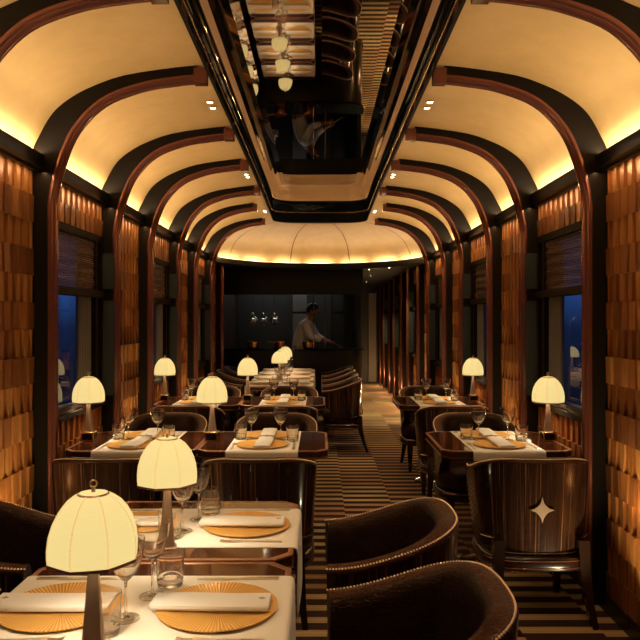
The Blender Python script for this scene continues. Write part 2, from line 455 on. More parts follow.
# ------------------------------------------------------------------ windows
def window(s, k, n):
    ya, yb = YS[k]+.03, YS[k+1]-.03
    root = empty('window_%d' % n, (s*1.52, (ya+yb)/2, .93)); tag(root, kind='structure')
    ox, oy, oz = root.location
    def bx(mb, x0, x1, y0, y1, z0, z1):
        a, c = sorted((s*x0-ox, s*x1-ox)); return mb.box(a, c, y0-oy, y1-oy, z0-oz, z1-oz)
    mb = MB()
    bx(mb, 1.47, 1.56, ya, yb, 1.985, 2.03); bx(mb, 1.47, 1.56, ya, yb, .93, .965)
    bx(mb, 1.46, 1.55, ya, yb, 1.62, 1.665)              # transom
    bx(mb, 1.47, 1.56, ya, ya+.03, .965, 1.985)
    bx(mb, 1.47, 1.56, yb-.16, yb-.11, .965, 1.985)      # mullion
    bx(mb, 1.47, 1.56, yb-.03, yb, .965, 1.985)
    mb.build('window_frame', M['fin'], root, None)
    mb = MB(); bx(mb, 1.445, 1.50, ya, yb, .90, .93); mb.build('window_sill', M['fin'], root, None)
    mb = MB(); bx(mb, 1.455, 1.463, ya+.02, yb-.13, .935, .945); bx(mb, 1.500, 1.508, ya+.04, yb-.17, .965, .972)
    mb.build('sill_strip', M['chrome'], root, None)
    mb = MB(); x = s*1.535-ox
    mb.v += [(x, ya-oy, .96-oz), (x, yb-oy, .96-oz), (x, yb-oy, 2.0-oz), (x, ya-oy, 2.0-oz)]; mb.face((0,1,2,3) if s < 0 else (3,2,1,0))
    mb.build('window_pane', M['pane'], root, None)
    mb = MB(); bx(mb, 1.395, 1.50, yb-.012, yb+.004, .96, 1.60); bx(mb, 1.395, 1.50, yb-.012, yb+.004, 1.68, 1.92)
    mb.build('side_panel', M['greypanel'], root, None)
    return root
side = {-1: 'left', 1: 'right'}
ordn = {0: 'nearest', 2: 'middle', 4: 'farthest'}
n = 0
for s in (-1, 1):
    for k in (-2, 0, 2, 4) + ((6, 8, 10) if s > 0 else ()):
        n += 1; window(s, k, n)
        if k in ordn:
            ya, yb = YS[k]+.03, YS[k+1]-.03
            mb = MB(); nn = 24; w = yb-.12-ya
            r0, r1 = [], []
            ring = []
            for q in range(26):
                z = 1.665+.32*q/25; dx = .004*math.sin(q*1.3)
                ring.append([(s*(1.482+dx), ya+.03, z), (s*(1.482+dx), yb-.165, z), (s*(1.487+dx), yb-.165, z), (s*(1.487+dx), ya+.03, z)])
            mb.rings(ring)
            o = mb.build('woven_blind', M['blind']); tag(o, 'brown woven reed blind in the top of the %s %s window' % (ordn[k], side[s]), 'blind', 'woven reed blinds')
            mb = MB(); ring = []
            y1, y0 = yb-.165, yb-.37
            for q in range(61):
                t = q/60; yy = y0+(y1-y0)*t; dx = .014*math.sin(t*2*PI*5)+.004*math.sin(t*17)
                ring.append([(s*(1.512+dx), yy, .97), (s*(1.512+dx), yy, 1.95), (s*(1.516+dx), yy, 1.95), (s*(1.516+dx), yy, .97)])
            mb.rings(ring)
            o = mb.build('curtain', M['curtain'], smooth=60); tag(o, 'pleated beige curtain drawn to the far side of the %s %s window' % (ordn[k], side[s]), 'curtain', 'window curtains')

# ------------------------------------------------------------------ ceiling mirror
def outline(w, ye, rc, n=8):
    pts = [(-w, y) for y in [Y0+.05, 1,2,3,4,4.6,5.2,5.6,5.9,6.2,6.5,6.8] if y < ye-rc-.05] 
    while len(pts) < 12: pts.append((-w, pts[-1][1]+ (ye-rc-pts[-1][1])*.5))
    pts.append((-w, ye-rc))
    for i in range(1, n+1):
        a = PI - PI/2*i/n; pts.append((-w+rc+rc*math.cos(a), ye-rc+rc*math.sin(a)))
    m_ = len(pts)
    full = pts + [(0, ye)] + [(-x, y) for x, y in reversed(pts)]
    return full
rings_ = [ # halfwidth, end, corner radius, height
    (.365, 7.44, .16, 2.905), (.408, 7.455, .18, 2.8995), (.438, 7.475, .20, 2.882), (.458, 7.50, .21, 2.85), (.470, 7.53, .22, 2.805),
    (.480, 7.56, .22, 2.775), (.487, 7.60, .22, 2.762), (.492, 7.62, .22, 2.768),
    (.515, 7.68, .22, 2.755), (.545, 8.12, .22, 2.72), (.568, 8.72, .25, 2.682), (.585, 8.90, .27, 2.70), (.60, 8.95, .28, 2.81)]
def rimh(h, y, j):
    if not 8 <= j <= 11: return h
    t = max(0, min(1, (y-6.6)/1.3)); t = t*t*(3-2*t); return 2.748*(1-t)+h*t
OL = [[(x, y, rimh(h, y, j)) for x, y in outline(w, ye, rc)] for j, (w, ye, rc, h) in enumerate(rings_)]
root = empty('mirrored_ceiling_panel', (0, 3, 2.74))
tag(root, 'long black mirrored ceiling trough with rounded end reflecting the tables', 'ceiling mirror')
def off(r): return [(x, y-3, z-2.74) for x, y, z in r]
mb = MB(); r = off(OL[0]); mb.v = list(r); mb.face(tuple(range(len(r)))); 
mb.v += [(x, y, z+.02) for x, y, z in r]
mb.build('mirror', M['mirror'], root, None)
mb = MB(); k = len(OL[0])
lim = [7.0, 6.75, 6.4, 6.0]
for a in range(5):
    ra, rb = off(OL[a]), off(OL[a+1]); n0 = len(mb.v); mb.v += ra + rb
    for i in range(k-1):
        yy = (OL[a][i][1]+OL[a][i+1][1])/2
        corner = i >= 12 and i < k-13
        mb.cur = 1 if (corner or a == 4 or (a < 4 and yy > lim[a])) else (2 if a < 2 else 0)  # tan faces paint the vault's reflection towards the rounded end
        mb.face((n0+i, n0+i+1, n0+k+i+1, n0+k+i))
mb.build('curved_reveal', [M['darkmirror'], M['tan'], M['mirror']], root, 50)
mb = MB(); mb.rings([off(r) for r in OL[5:8]], closed=False); mb.build('tan_edge', M['tan'], root, 30)
mb = MB(); mb.rings([off(r) for r in OL[7:11]], closed=False); mb.build('lacquer_rim', M['darkmirror'], root, 60)
mb = MB(); mb.rings([off(r) for r in OL[10:]], closed=False); mb.build('outer_edge', M['fin'], root, 60)
# brass hairline along the rim
mb = MB(); p = [Vector((x, y, z-.003)) for x, y, z in off(OL[9])]
mb.tube(p, .003, 6); mb.build('brass_hairline', M['brass'], root)

# ------------------------------------------------------------------ downlights in the vault
def vz(x):
    x = abs(x)
    for (xa, za), (xb, zb) in zip(VPs, VPs[1:]):
        if xb <= x <= xa: return za+(zb-za)*(xa-x)/(xa-xb)
    return 2.79
n = 0
dl = []
for k, lab in ((-2,'behind'),(0,'nearest'),(2,'second'),(4,'third')):
    for s in (-1, 1):
        for j in range(2):
            dl.append((s*.662, YS[k]+.57+j*.115, lab, s, j))
for s in (-1, 1):
    for j in range(2): dl.append((s*(.27+.11*j), YV+.14-.01*j, 'end', s, j))
mb = MB(); mb.lathe([(.016,-.003),(.021,-.007),(.023,-.005),(.023,.012)], seg=16)
proto = empty('ceiling_downlight'); mb.build('trim_ring', M['brass'], proto)
mb = MB(); mb.lathe([(.0001,-.0065),(.014,-.006),(.017,-.002)], seg=16); mb.build('bulb', M['downlight'], proto)
for x, y, lab, s, j in dl:
    if lab == 'end':
        # dome height there
        z = 2.7865 if abs(x) < .3 else 2.7835; z = 2.783
        L_ = 'small downlight %s of the %s pair at the end of the ceiling mirror' % (('inner','outer')[j], side[s])
    else:
        z = vz(x)-.001; L_ = 'small ceiling downlight, %s one of the %s pair on the %s vault' % (('nearer','farther')[j], lab, side[s])
        if lab == 'behind': continue
    inst(proto, (x, y, z), 0, L_, 'downlight', 'ceiling downlights')

# ------------------------------------------------------------------ tables
TH = .738
def table_proto():
    r = empty('dining_table')
    hx, hy, c = .372, .347, .055
    def oct_(dx, dy, cc): return [(-dx+cc,-dy),(dx-cc,-dy),(dx,-dy+cc),(dx,dy-cc),(dx-cc,dy),(-dx+cc,dy),(-dx,dy-cc),(-dx,-dy+cc)]
    mb = MB()
    P = lambda d, z: [(x, y, z) for x, y in oct_(hx-d, hy-d, c)]
    mb.rings([P(.012,TH-.045), P(.004,TH-.042), P(.004,TH-.004), P(.009,TH)])
    mb.build('table_top', M['wood'], r, 25)
    mb = MB(); mb.rings([P(.0025,TH-.044), P(-.001,TH-.040), P(-.001,TH-.036), P(.0045,TH-.036)], True, False, False)
    mb.rings([P(.0045,TH-.006), P(0,TH-.005), P(0,TH+.0), P(.001,TH+.0008), P(.016,TH+.0008), P(.017,TH+.0002)], True, False, False)
    mb.build('edge_trim', M['edge'], r, 25)
    mb = MB(); mb.lathe([(.05,.02),(.045,.05),(.038,.10),(.036,.55),(.045,.64),(.075,TH-.046)], seg=24, cap=True)
    mb.build('pedestal', M['chrome'], r, 40)
    mb = MB(); mb.lathe([(.20,0),(.20,.012),(.17,.02),(.05,.028)], seg=32, cap=True); mb.build('foot_plate', M['chrome'], r, 40)
    return r
def cloth_near():
    mb = MB(); hy = .23; prof = []
    ex = .383
    prof = [(-ex-.004, TH-.235), (-ex-.003, TH-.12), (-ex-.002, TH-.02), (-ex+.001, TH-.005), (-ex+.008, TH+.001), (-ex+.02, TH+.0025)]
    xs = [-.3,-.2,-.1,0,.1,.2,.3]
    full = prof + [(x, TH+.0025) for x in xs] + [(-x, z) for x, z in reversed(prof)]
    rr = []
    for j, y in enumerate([-hy, -hy+.004, -.15, -.05, .05, .15, hy-.004, hy]):
        e = .0012 if j in (0, 7) else 0
        rr.append([(x + (.004*math.sin(9*y+1) if z < TH-.05 else 0)*(1 if x > 0 else -1), y, z-e) for x, z in full])
    mb.rings(rr, closed=False)
    # underside for thickness
    rr2 = [[(x*(1-.003/max(abs(x),.05)) if z < TH else x, y, z-.0015) for x, y, z in ring] for ring in rr]
    mb.rings(rr2, closed=False)
    return mb.build('tablecloth', M['linen'], smooth=40)
def cloth_row():
    mb = MB(); hx = .202; ey = .360
    prof = [(-ey-.003, TH-.05), (-ey-.002, TH-.015), (-ey+.001, TH-.004), (-ey+.008, TH+.001), (-ey+.02, TH+.0025)]
    full = prof + [(y, TH+.0025) for y in (-.25,-.15,-.05,.05,.15,.25)] + [(-y, z) for y, z in reversed(prof)]
    rr = [[(x, y, z) for y, z in full] for x in (-hx, -.1, 0, .1, hx)]
    mb.rings(rr, closed=False)
    mb.rings([[(x, y*(1-.003/max(abs(y),.05)) if z < TH else y, z-.0015) for x, y, z in ring] for ring in rr], closed=False)
    return mb.build('tablecloth', M['linen'], smooth=40)

def lamp_proto(row):
    r = empty('table_lamp')
    def sq(h, z, c=.25):
        a = h*c; return [(-h+a,-h,z),(h-a,-h,z),(h,-h+a,z),(h,h-a,z),(h-a,h,z),(-h+a,h,z),(-h,h-a,z),(-h,-h+a,z)]
    if row:
        mb = MB()
        mb.rings([sq(.038,0,.04), sq(.040,.002,.04), sq(.040,.008,.04), sq(.034,.009,.04)]); mb.rings([sq(.034,.046,.04), sq(.040,.047,.04), sq(.040,.055,.04), sq(.037,.057,.04)])
        for sx in (-1, 1):
            for sy in (-1, 1): mb.box(sx*.036-.004, sx*.036+.004, sy*.036-.004, sy*.036+.004, .006, .05)
        mb.build('base', M['brass'], r, 25)
        mb = MB(); mb.rings([sq(.031,.008,.04), sq(.031,.047,.04)]); mb.build('base_block', M['darkmirror'], r, 25)
        mb = MB(); mb.rings([sq(.024,.056,.2), sq(.017,.12,.2), sq(.011,.19,.2), sq(.007,.27,.2), sq(.007,.35,.2)])
        mb.build('stem', M['bronze'], r, 20)
        kr, z0, kz, zt = .93, .232, .92, 0
    else:
        mb = MB(); mb.rings([sq(.030,0,.15), sq(.031,.003,.15), sq(.026,.006,.15)]); mb.build('base', M['bronze'], r, 25)
        mb = MB(); mb.rings([sq(.025,.004,.2), sq(.018,.09,.2), sq(.012,.17,.2), sq(.009,.235,.2), sq(.008,.325,.2)])
        mb.build('stem', M['bronze'], r, 20)
        kr, z0, kz, zt = .975, .207, .86, 0
    prof = [(.099,0),(.1012,.018),(.1015,.038),(.0985,.068),(.091,.096),(.079,.121),(.063,.143),(.047,.157),(.034,.165)]
    prof = [(a*kr, z0+b_*kz) for a, b_ in prof]
    mb = MB(); seg = 8; rr = []
    for rad, z in prof:
        ring = []
        for g in range(seg):
            a0, a1 = 2*PI*(g+.5)/seg, 2*PI*(g+1.5)/seg
            for t in (0, .25, .5, .75):
                p0 = Vector((math.cos(a0), math.sin(a0))); p1 = Vector((math.cos(a1), math.sin(a1)))
                p = p0.lerp(p1, t)*(1+.03*4*t*(1-t)); ring.append((p.x*rad, p.y*rad, z))
        rr.append(ring)
    mb.rings(rr, True, False, False)
    inner = [[(x*.985, y*.985, z-.0015) for x, y, z in ring] for ring in rr]; mb.rings(inner, True, False, False)
    mb.cur = 1
    for g in range(seg):
        a = 2*PI*(g+.5)/seg
        for da in (-.012, .012):
            for (ra, za), (rb, zb) in zip(prof, prof[1:]):
                nst = 4 if not row else 1
                for q in range(nst):
                    t0, t1 = q/nst, (q+(.6 if not row else 1))/nst
                    p = [(math.cos(a+da)*(ra+(rb-ra)*t)*1.002, math.sin(a+da)*(ra+(rb-ra)*t)*1.002, za+(zb-za)*t) for t in (t0, t1)]
                    mb.tube(p, .0009, 4)
    sh = mb.build('lamp_shade', [M['shade'], M['stitch']], r, 60)
    mb = MB(); R0 = .0995*kr
    def octr(rad, z): return [(math.cos(2*PI*(g+.5)/8)*rad, math.sin(2*PI*(g+.5)/8)*rad, z0+z) for g in range(8)]
    mb.rings([octr(R0,.004), octr(R0+.003,.004), octr(R0+.003,-.003), octr(R0-.002,-.003), octr(R0-.002,.002)], True, False, False)
    mb.build('bottom_rim', M['rimmetal'], sh, 20)
    zt = z0+.165*kz
    mb = MB(); mb.lathe([(.0001,zt+.004),(.026,zt+.003),(.031,zt+.002),(.0345,zt-.001),(.0335,zt-.004),(.030,zt-.003)], seg=24)
    for fi in range(48): mb.mi[fi] = 1
    mb.build('top_cap', [M['rimmetal'], M['shade']], sh, 40)
    mb = MB(); mb.lathe([(.005,zt+.003),(.004,zt+.010),(.0025,zt+.015)], seg=12)
    cz = zt+.022
    mb.tube([(.0075*math.cos(t*PI/8), 0, cz+.0075*math.sin(t*PI/8)) for t in range(17)], .0017, 6, False)
    mb.build('finial', M['nail'], r, 60)
    return r
def wine_proto():
    mb = MB()
    mb.lathe([(.0001,.002),(.030,.0015),(.034,.0006),(.034,.002),(.020,.004),(.006,.008),(.0034,.02),(.0030,.075),(.0040,.092),
              (.014,.100),(.026,.115),(.037,.135),(.042,.155),(.0445,.178),(.0465,.196),(.0455,.1965),(.0435,.178),(.0408,.155),(.0338,.136),(.025,.118),(.012,.104),(.0001,.101)], seg=28)
    return mb.build('wine_glass', M['glass'], smooth=60)
def tumbler_proto():
    mb = MB()
    mb.lathe([(.0001,.001),(.030,.001),(.034,.003),(.0355,.012),(.0345,.014),(.036,.018),(.036,.024),(.035,.026),(.0368,.030),(.037,.036),(.0365,.04),(.039,.096),(.038,.0965),(.0355,.04),(.034,.014),(.0001,.012)], seg=28)
    return mb.build('tumbler', M['glass'], smooth=30)
def plate_proto():
    mb = MB()
    mb.lathe([(.0001,.004),(.09,.004),(.105,.0045),(.148,.0085),(.1525,.0095),(.153,.0085),(.150,.006),(.110,.0005),(.0001,0)], seg=72)
    return mb.build('charger_plate', M['plate'], smooth=30)
def napkin_proto():
    r = empty('folded_napkin'); mb = MB()
    L_, W = .148, .045
    rr = []
    for x in (-L_, -L_+.006, -.07, 0, .07, L_-.006, L_):
        e = .003 if abs(x) == L_ else 0; dz = .0015*math.sin(x*30)
        sec = [(-W+e,.001),(-W-.002+e,.007+dz),(-W+.001+e,.0135+dz),(-W+.01,.016+dz-e*.5),(0,.0172+dz),(W-.012,.016+dz),(W-.002-e,.013),(W-e,.007),(W-.004-e,.001)]
        rr.append([(x, y, z) for y, z in sec])
    mb.rings(rr); mb.build('folded_linen', M['napkin'], r, 50)
    mb = MB(); n = len(mb.v)
    st = []
    for i in range(16):
        a = 2*PI*i/16; rad = .0085 if i % 4 == 0 else (.0026 if i % 4 == 2 else .0042)
        st.append((-.128+rad*math.cos(a), .0+rad*math.sin(a)))
    mb.prism(st, .0160, .0196); mb.build('embroidered_star', M['bronze'], r, None)
    return r
def fork_proto():
    mb = MB()
    def bar(pts):  # pts: (y, halfwidth, z)
        rr = [[(-w, y, z), (w, y, z), (w, y, z+.0022), (-w, y, z+.0022)] for y, w, z in pts]; mb.rings(rr)
    bar([(-.105,.006,0),(-.10,.0075,0),(-.03,.0045,.001),(.02,.0028,.003),(.035,.005,.003),(.048,.0115,.002),(.06,.0125,.001)])
    for x in (-.0105,-.0035,.0035,.0105):
        rr = [[(x-.0017*w, y, z), (x+.0017*w, y, z), (x+.0017*w, y, z+.002), (x-.0017*w, y, z+.002)] for y, z, w in ((.058,.001,1.),(.08,0,1.),(.098,.0035,.6))]; mb.rings(rr)
    return mb.build('dinner_fork', M['silver'], smooth=40)
def knife_proto():
    mb = MB()
    rr = [[(-a, y, 0), (b_, y, 0), (b_, y, t), (-a, y, t)] for y, a, b_, t in
          ((-.115,.006,.006,.003),(-.11,.008,.008,.0045),(-.02,.006,.006,.004),(-.015,.0045,.0045,.003),(.0,.008,.006,.0022),(.07,.010,.006,.0018),(.10,.008,.006,.0014),(.115,.001,.005,.001))]
    mb.rings(rr); return mb.build('dinner_knife', M['silver'], smooth=40)

# ------------------------------------------------------------------ chair
def chair_proto():
    r = empty('tub_chair')
    HW = .288; FR = .235; BK = -.222; K = 44
    st = []  # centre line of shell outer face in plan, from right arm tip round the back to left arm tip
    npt = 64
    raw = []
    ymid = .02
    for i in range(12): raw.append(Vector((HW-.012*(1-i/12)**2, FR+(ymid-FR)*i/12)))
    for i in range(npt+1):
        a = PI*i/npt; ca, sa = math.cos(a), math.sin(a)
        e = .78
        raw.append(Vector((HW*math.copysign(abs(ca)**e, ca), ymid-(ymid-BK)*abs(sa)**e)))
    for i in range(11, -1, -1): raw.append(Vector((-HW+.012*(1-i/12)**2, FR+(ymid-FR)*i/12)))
    d = [0]
    for a, c in zip(raw, raw[1:]): d.append(d[-1]+(c-a).length)
    T = d[-1]
    S = []
    for i in range(K+1):
        t = T*i/K; j = 0
        while j < len(d)-2 and d[j+1] < t: j += 1
        u = (t-d[j])/max(1e-6, d[j+1]-d[j]); S.append(raw[j].lerp(raw[j+1], u))
    nor = []
    for i in range(K+1):
        tg = (S[min(i+1,K)]-S[max(i-1,0)]).normalized(); nor.append(Vector((tg.y, -tg.x))*-1)
    # make sure normals point outward
    for i in range(K+1):
        if nor[i].dot(S[i]-Vector((0, .02))) < 0: nor[i] = -nor[i]
    def sm(x): x = max(0, min(1, x)); return x*x*(3-2*x)
    top = [.683+.112*sm((1-abs(i/K*2-1))/.80) for i in range(K+1)]
    bot = [.53-.21*sm((1-abs(i/K*2-1))/.35) for i in range(K+1)]
    def P(i, o, z): q = S[i]+nor[i]*o; return (q.x, q.y, z)
    mb = MB(); rr = []
    for i in range(K+1):
        tpr = -.028*(top[i]-bot[i])/.5
        rr.append([P(i, tpr, bot[i]), P(i, tpr*.45, bot[i]+(top[i]-bot[i])*.5), P(i, 0, top[i]-.018), P(i, -.018, top[i]-.018), P(i, tpr-.018, bot[i])])
    mb.rings(rr); sh = mb.build('veneered_back_shell', M['ebony'], r, 50)
    mb = MB(); rr = []
    for i in range(K+1):
        tpr = -.028*(top[i]-bot[i])/.5; t = top[i]; b0 = bot[i]+.005
        rr.append([P(i,-.002,t-.018), P(i,.001,t-.010), P(i,-.003,t-.002), P(i,-.015,t+.003), P(i,-.038,t+.004), P(i,-.060,t-.001), P(i,-.074,t-.014), P(i,-.080,t-.035),
                   P(i,-.078,t-.10 if t-.10 > b0+.02 else b0+.03), P(i,tpr-.065,b0), P(i,tpr-.02,b0)])
    mb.rings(rr)
    # material split: rim lighter
    for fi, f in enumerate(mb.f):
        if len(f) == 4 and fi < K*11 and (fi % 11) < 5: mb.mi[fi] = 1
    mb.build('leather_lining', [M['leather'], M['rimleather']], r, 60)
    mb = MB()
    for i in range(K*3+1):
        t = i/3; j = min(int(t), K-1); u = t-j
        q = (S[j]+nor[j]*-.006).lerp(S[j+1]+nor[j+1]*-.006, u); z = top[j]+(top[j+1]-top[j])*u
        mb.lathe([(.0001,.0052),(.0028,.0040),(.0042,0)], q.x, q.y, z-.001, 6)
    mb.build('nailhead_trim', M['nail'], r, 60)
    # seat
    def seatring(k, z, d=0, yc=.03, hd=.195):
        out = []
        for i in range(40):
            a = 2*PI*i/40; ca, sa = math.cos(a), math.sin(a)
            out.append(((.268*k+d)*math.copysign(abs(ca)**.6, ca), yc+(hd*k+d)*math.copysign(abs(sa)**.6, sa), z))
        return out
    mb = MB(); mb.rings([seatring(.97,.335), seatring(1.0,.35), seatring(1.02,.39), seatring(1.0,.43), seatring(.92,.455), seatring(.6,.468), seatring(.05,.472)])
    mb.build('seat_cushion', M['leather'], r, 60)
    mb = MB(); mb.rings([seatring(1.0,.255,0,-.0,.222), seatring(1.02,.262,0,-.0,.222), seatring(1.02,.312,0,-.0,.222), seatring(.98,.322,0,-.0,.222)]); mb.build('seat_rail', M['darkwood'], r, 50)
    mb = MB()
    for z, k in ((.305,1.026),(.27,1.026)):
        sr = seatring(k, z, 0, 0, .222); mb.tube([Vector(p) for p in sr]+[Vector(sr[0])], .0025, 5, False)
    mb.build('rail_trim', M['copper'], r)
    # legs
    for sx in (-1, 1):
        for sy in (-1, 1):
            mb = MB(); x, y = sx*.205, (.19 if sy > 0 else -.185)
            dx, dy = (.0, .0) if sy > 0 else (sx*.03, -.085)
            rr = []
            for t, h in ((0,.027),(.35,.024),(.7,.018),(1,.014)):
                cx, cy, z = x+dx*t*t, y+dy*t*t, (.30 if sy > 0 else .40)*(1-t)
                rr.append([(cx-h,cy-h,z),(cx+h,cy-h,z),(cx+h,cy+h,z),(cx-h,cy+h,z)][::-1])
            mb.rings(rr); mb.build('leg', M['darkwood'], r, 30)
    # stepped metal line round the foot of the shell
    zl, zt = .335, .395
    pts = []
    def onshell(x, z):
        # outer face of the back at lateral position x
        best = min(range(K+1), key=lambda i: (abs(S[i].x-x), S[i].y)); best = min((i for i in range(K+1) if S[i].y < .0), key=lambda i: abs(S[i].x-x))
        q = S[best]+nor[best]*(.002-.028*(top[best]-z)/.5*.95); return Vector((x, q.y-.002, z))
    for x, z in ((-.27,zt),(-.235,zt),(-.19,zt),(-.188,zl),(-.15,zl),(-.1,zl),(-.05,zl),(0,zl),(.05,zl),(.1,zl),(.15,zl),(.188,zl),(.19,zt),(.235,zt),(.27,zt)): pts.append(onshell(x, z))
    mb = MB(); mb.tube(pts, .0022, 5); mb.build('metal_inlay', M['bronze'], sh)
    # four-pointed star
    q = onshell(0, .55); mb = MB(); star = []
    for i in range(32):
        a = 2*PI*i/32; c_ = abs(math.cos(a))**(2/.62)+abs(math.sin(a))**(2/.62)
        # astroid-like star with slightly rounded waist
        rad = 1/((abs(math.cos(a))**.62+abs(math.sin(a))**.62)**(1/.62)); star.append((math.cos(a)*rad*.058, math.sin(a)*rad*.064))
    n = len(mb.v); yq = q.y-.0035
    mb.v += [(x, yq-.002, .55+z) for x, z in star] + [(x*1.02, yq+.012, .55+z*1.02) for x, z in star]
    mb.face(tuple(range(32)))
    for i in range(32): j = (i+1) % 32; mb.face((i, j, 32+j, 32+i))
    mb.build('star_emblem', M['star'], sh, None)
    return r

# ------------------------------------------------------------------ placing
P_T, P_L, P_W, P_U, P_P, P_N, P_F, P_K, P_C = table_proto(), lamp_proto(False), wine_proto(), tumbler_proto(), plate_proto(), napkin_proto(), fork_proto(), knife_proto(), chair_proto()
P_CN, P_CR = cloth_near(), cloth_row(); P_LR = lamp_proto(True)
CZ = TH+.0027
rz = random.Random(3)
lamp_lights = []
def put_lamp(x, y, tn, z=CZ):
    inst(P_L if z > TH+.002 else P_LR, (x, y, z), .22 if z > TH+.002 else 0, 'dome-shaded bronze table lamp, lit, on the %s' % tn, 'table lamp', 'table lamps')
    lamp_lights.append((x, y, z))
def chair(x, y, r, lab): inst(P_C, (x, y, 0), r, lab, 'chair', 'leather and ebony tub chairs')
def side_table(cx, cy, tn, first):
    """table with diners on its left and right"""
    inst(P_T, (cx, cy, 0), 0, 'dark glossy wooden dining table, the %s' % tn, 'table', 'dining tables')
    inst(P_CN, (cx, cy, 0), 0, 'white linen runner cloth lying across the %s' % tn, 'tablecloth', 'white cloths')
    if not tn.startswith('first'): put_lamp(cx-(.041 if cy < 2 else .034), cy-.235, tn)
    for s, sd in ((-1, 'left'), (1, 'aisle')):
        px = cx+s*.197
        inst(P_P, (px, cy+.0, CZ), rz.uniform(0, 1), 'round amber ribbed plate on the %s side of the %s' % (sd, tn), 'plate', 'amber plates')
        inst(P_N, (px-.015, cy-.0, CZ+.0095), 0 if s < 0 else PI-.03, 'folded white napkin on the %s plate of the %s' % (sd, tn), 'napkin', 'folded napkins')
        inst(P_K, (cx+s*.225, cy+.200, CZ), PI/2 if s > 0 else -PI/2, 'silver knife behind the %s plate of the %s' % (sd, tn), 'knife', 'knives')
        inst(P_F, (cx+s*.225, cy-.180, CZ), PI/2 if s > 0 else -PI/2, 'silver fork in front of the %s plate of the %s' % (sd, tn), 'fork', 'forks')
        chair(cx+s*.712, cy, PI/2 if s > 0 else -PI/2, 'dark leather tub chair at the %s side of the %s' % (sd, tn))
    inst(P_W, (cx+.014, cy+.078, CZ), 0, 'stemmed wine glass, farther one on the %s' % tn, 'wine glass', 'wine glasses')
    inst(P_W, (cx-.018, cy-.062, CZ), 0, 'stemmed wine glass, nearer one on the %s' % tn, 'wine glass', 'wine glasses')
    inst(P_U, (cx+.045, cy+.150, CZ), 0, 'short ribbed tumbler, farther one on the %s' % tn, 'tumbler', 'tumblers')
    inst(P_U, (cx-.045, cy-.142, CZ), 0, 'short ribbed tumbler, nearer one on the %s' % tn, 'tumbler', 'tumblers')
def row_table(cx, cy, tn, lx, chx):
    inst(P_T, (cx, cy, 0), 0, 'dark glossy wooden dining table, the %s' % tn, 'table', 'dining tables')
    inst(P_CR, (cx, cy, 0), 0, 'white linen runner cloth lying across the %s' % tn, 'tablecloth', 'white cloths')
    put_lamp(lx, cy, tn, TH+.001)
    for s, sd in ((-1, 'nearer'), (1, 'farther')):
        py = cy+s*.172
        inst(P_P, (cx-.01, py, CZ), rz.uniform(0, 1), 'round amber ribbed plate, %s one on the %s' % (sd, tn), 'plate', 'amber plates')
        inst(P_N, (cx-.0, py, CZ+.0095), (PI/2 if s > 0 else -PI/2)+rz.uniform(-.06,.06), 'folded white napkin on the %s plate of the %s' % (sd, tn), 'napkin', 'folded napkins')
        inst(P_K, (cx-s*.176, py+s*.025, CZ), 0 if s < 0 else PI, 'silver knife beside the %s plate of the %s' % (sd, tn), 'knife', 'knives')
        inst(P_F, (cx+s*.178, py+s*.025, CZ), 0 if s < 0 else PI, 'silver fork beside the %s plate of the %s' % (sd, tn), 'fork', 'forks')
    chair(chx, cy-.65, 0, 'ebony-backed tub chair at the near side of the %s' % tn)
    chair(chx, cy+.62, PI, 'dark leather tub chair at the far side of the %s' % tn)
    for dx, dy, q in ((-.105,-.005,'left'), (.072,.01,'right')):
        pass
    inst(P_W, (cx-.092, cy+.002, CZ), 0, 'stemmed wine glass, left one on the %s' % tn, 'wine glass', 'wine glasses')
    inst(P_W, (cx+.086, cy+.002, CZ), 0, 'stemmed wine glass, right one on the %s' % tn, 'wine glass', 'wine glasses')
    inst(P_U, (cx-.160, cy+.030, CZ), 0, 'short ribbed tumbler, left one on the %s' % tn, 'tumbler', 'tumblers')
    inst(P_U, (cx+.160, cy-.030, CZ), 0, 'short ribbed tumbler, right one on the %s' % tn, 'tumbler', 'tumblers')
side_table(-.456, 1.77, 'table nearest the camera', True)
side_table(-.456, 2.48, 'second-nearest table', False)
for j, (cy, w) in enumerate(((4.25, 'nearer'), (6.34, 'farther'))):
    row_table(-1.072, cy, w+' left window table', -1.405, -1.075)
    row_table(-.325, cy, w+' left aisle table', -.655, -.305)
    row_table(1.055, cy, w+' right window table', 1.385, 1.075)
for j, w in enumerate(('first', 'second', 'third', 'last')):
    side_table(-.456, 8.0+.71*j, w+' table of the far group', False)

# ------------------------------------------------------------------ galley at the end
YG = 10.72
root = empty('bar_counter', (-.4, YG, 0)); tag(root, 'black lacquer bar counter with rounded end in front of the galley', 'bar counter')
def plan(w0, w1, y0, y1, r, n=10):
    pts = [(w0, y1), (w0, y0)]
    for i in range(n+1):
        a = -PI/2+PI/2*i/n; pts.append((w1-r+r*math.cos(a), y0+r+r*math.sin(a)))
    pts.append((w1, y1)); return pts
def loc(pts): return [(x+.4, y-YG) for x, y in pts]
MB().prism(loc(plan(-1.49, .66, YG, YG+.55, .28)), .04, 1.0).build('counter_body', M['black'], root, 30)
MB().prism(loc(plan(-1.49, .69, YG-.03, YG+.55, .30)), 1.0, 1.03).build('counter_top', M['darkmirror'], root, 30)
MB().prism(loc(plan(-1.49, .68, YG-.02, YG+.55, .29)), 0, .04).build('plinth', M['copper'], root, 30)
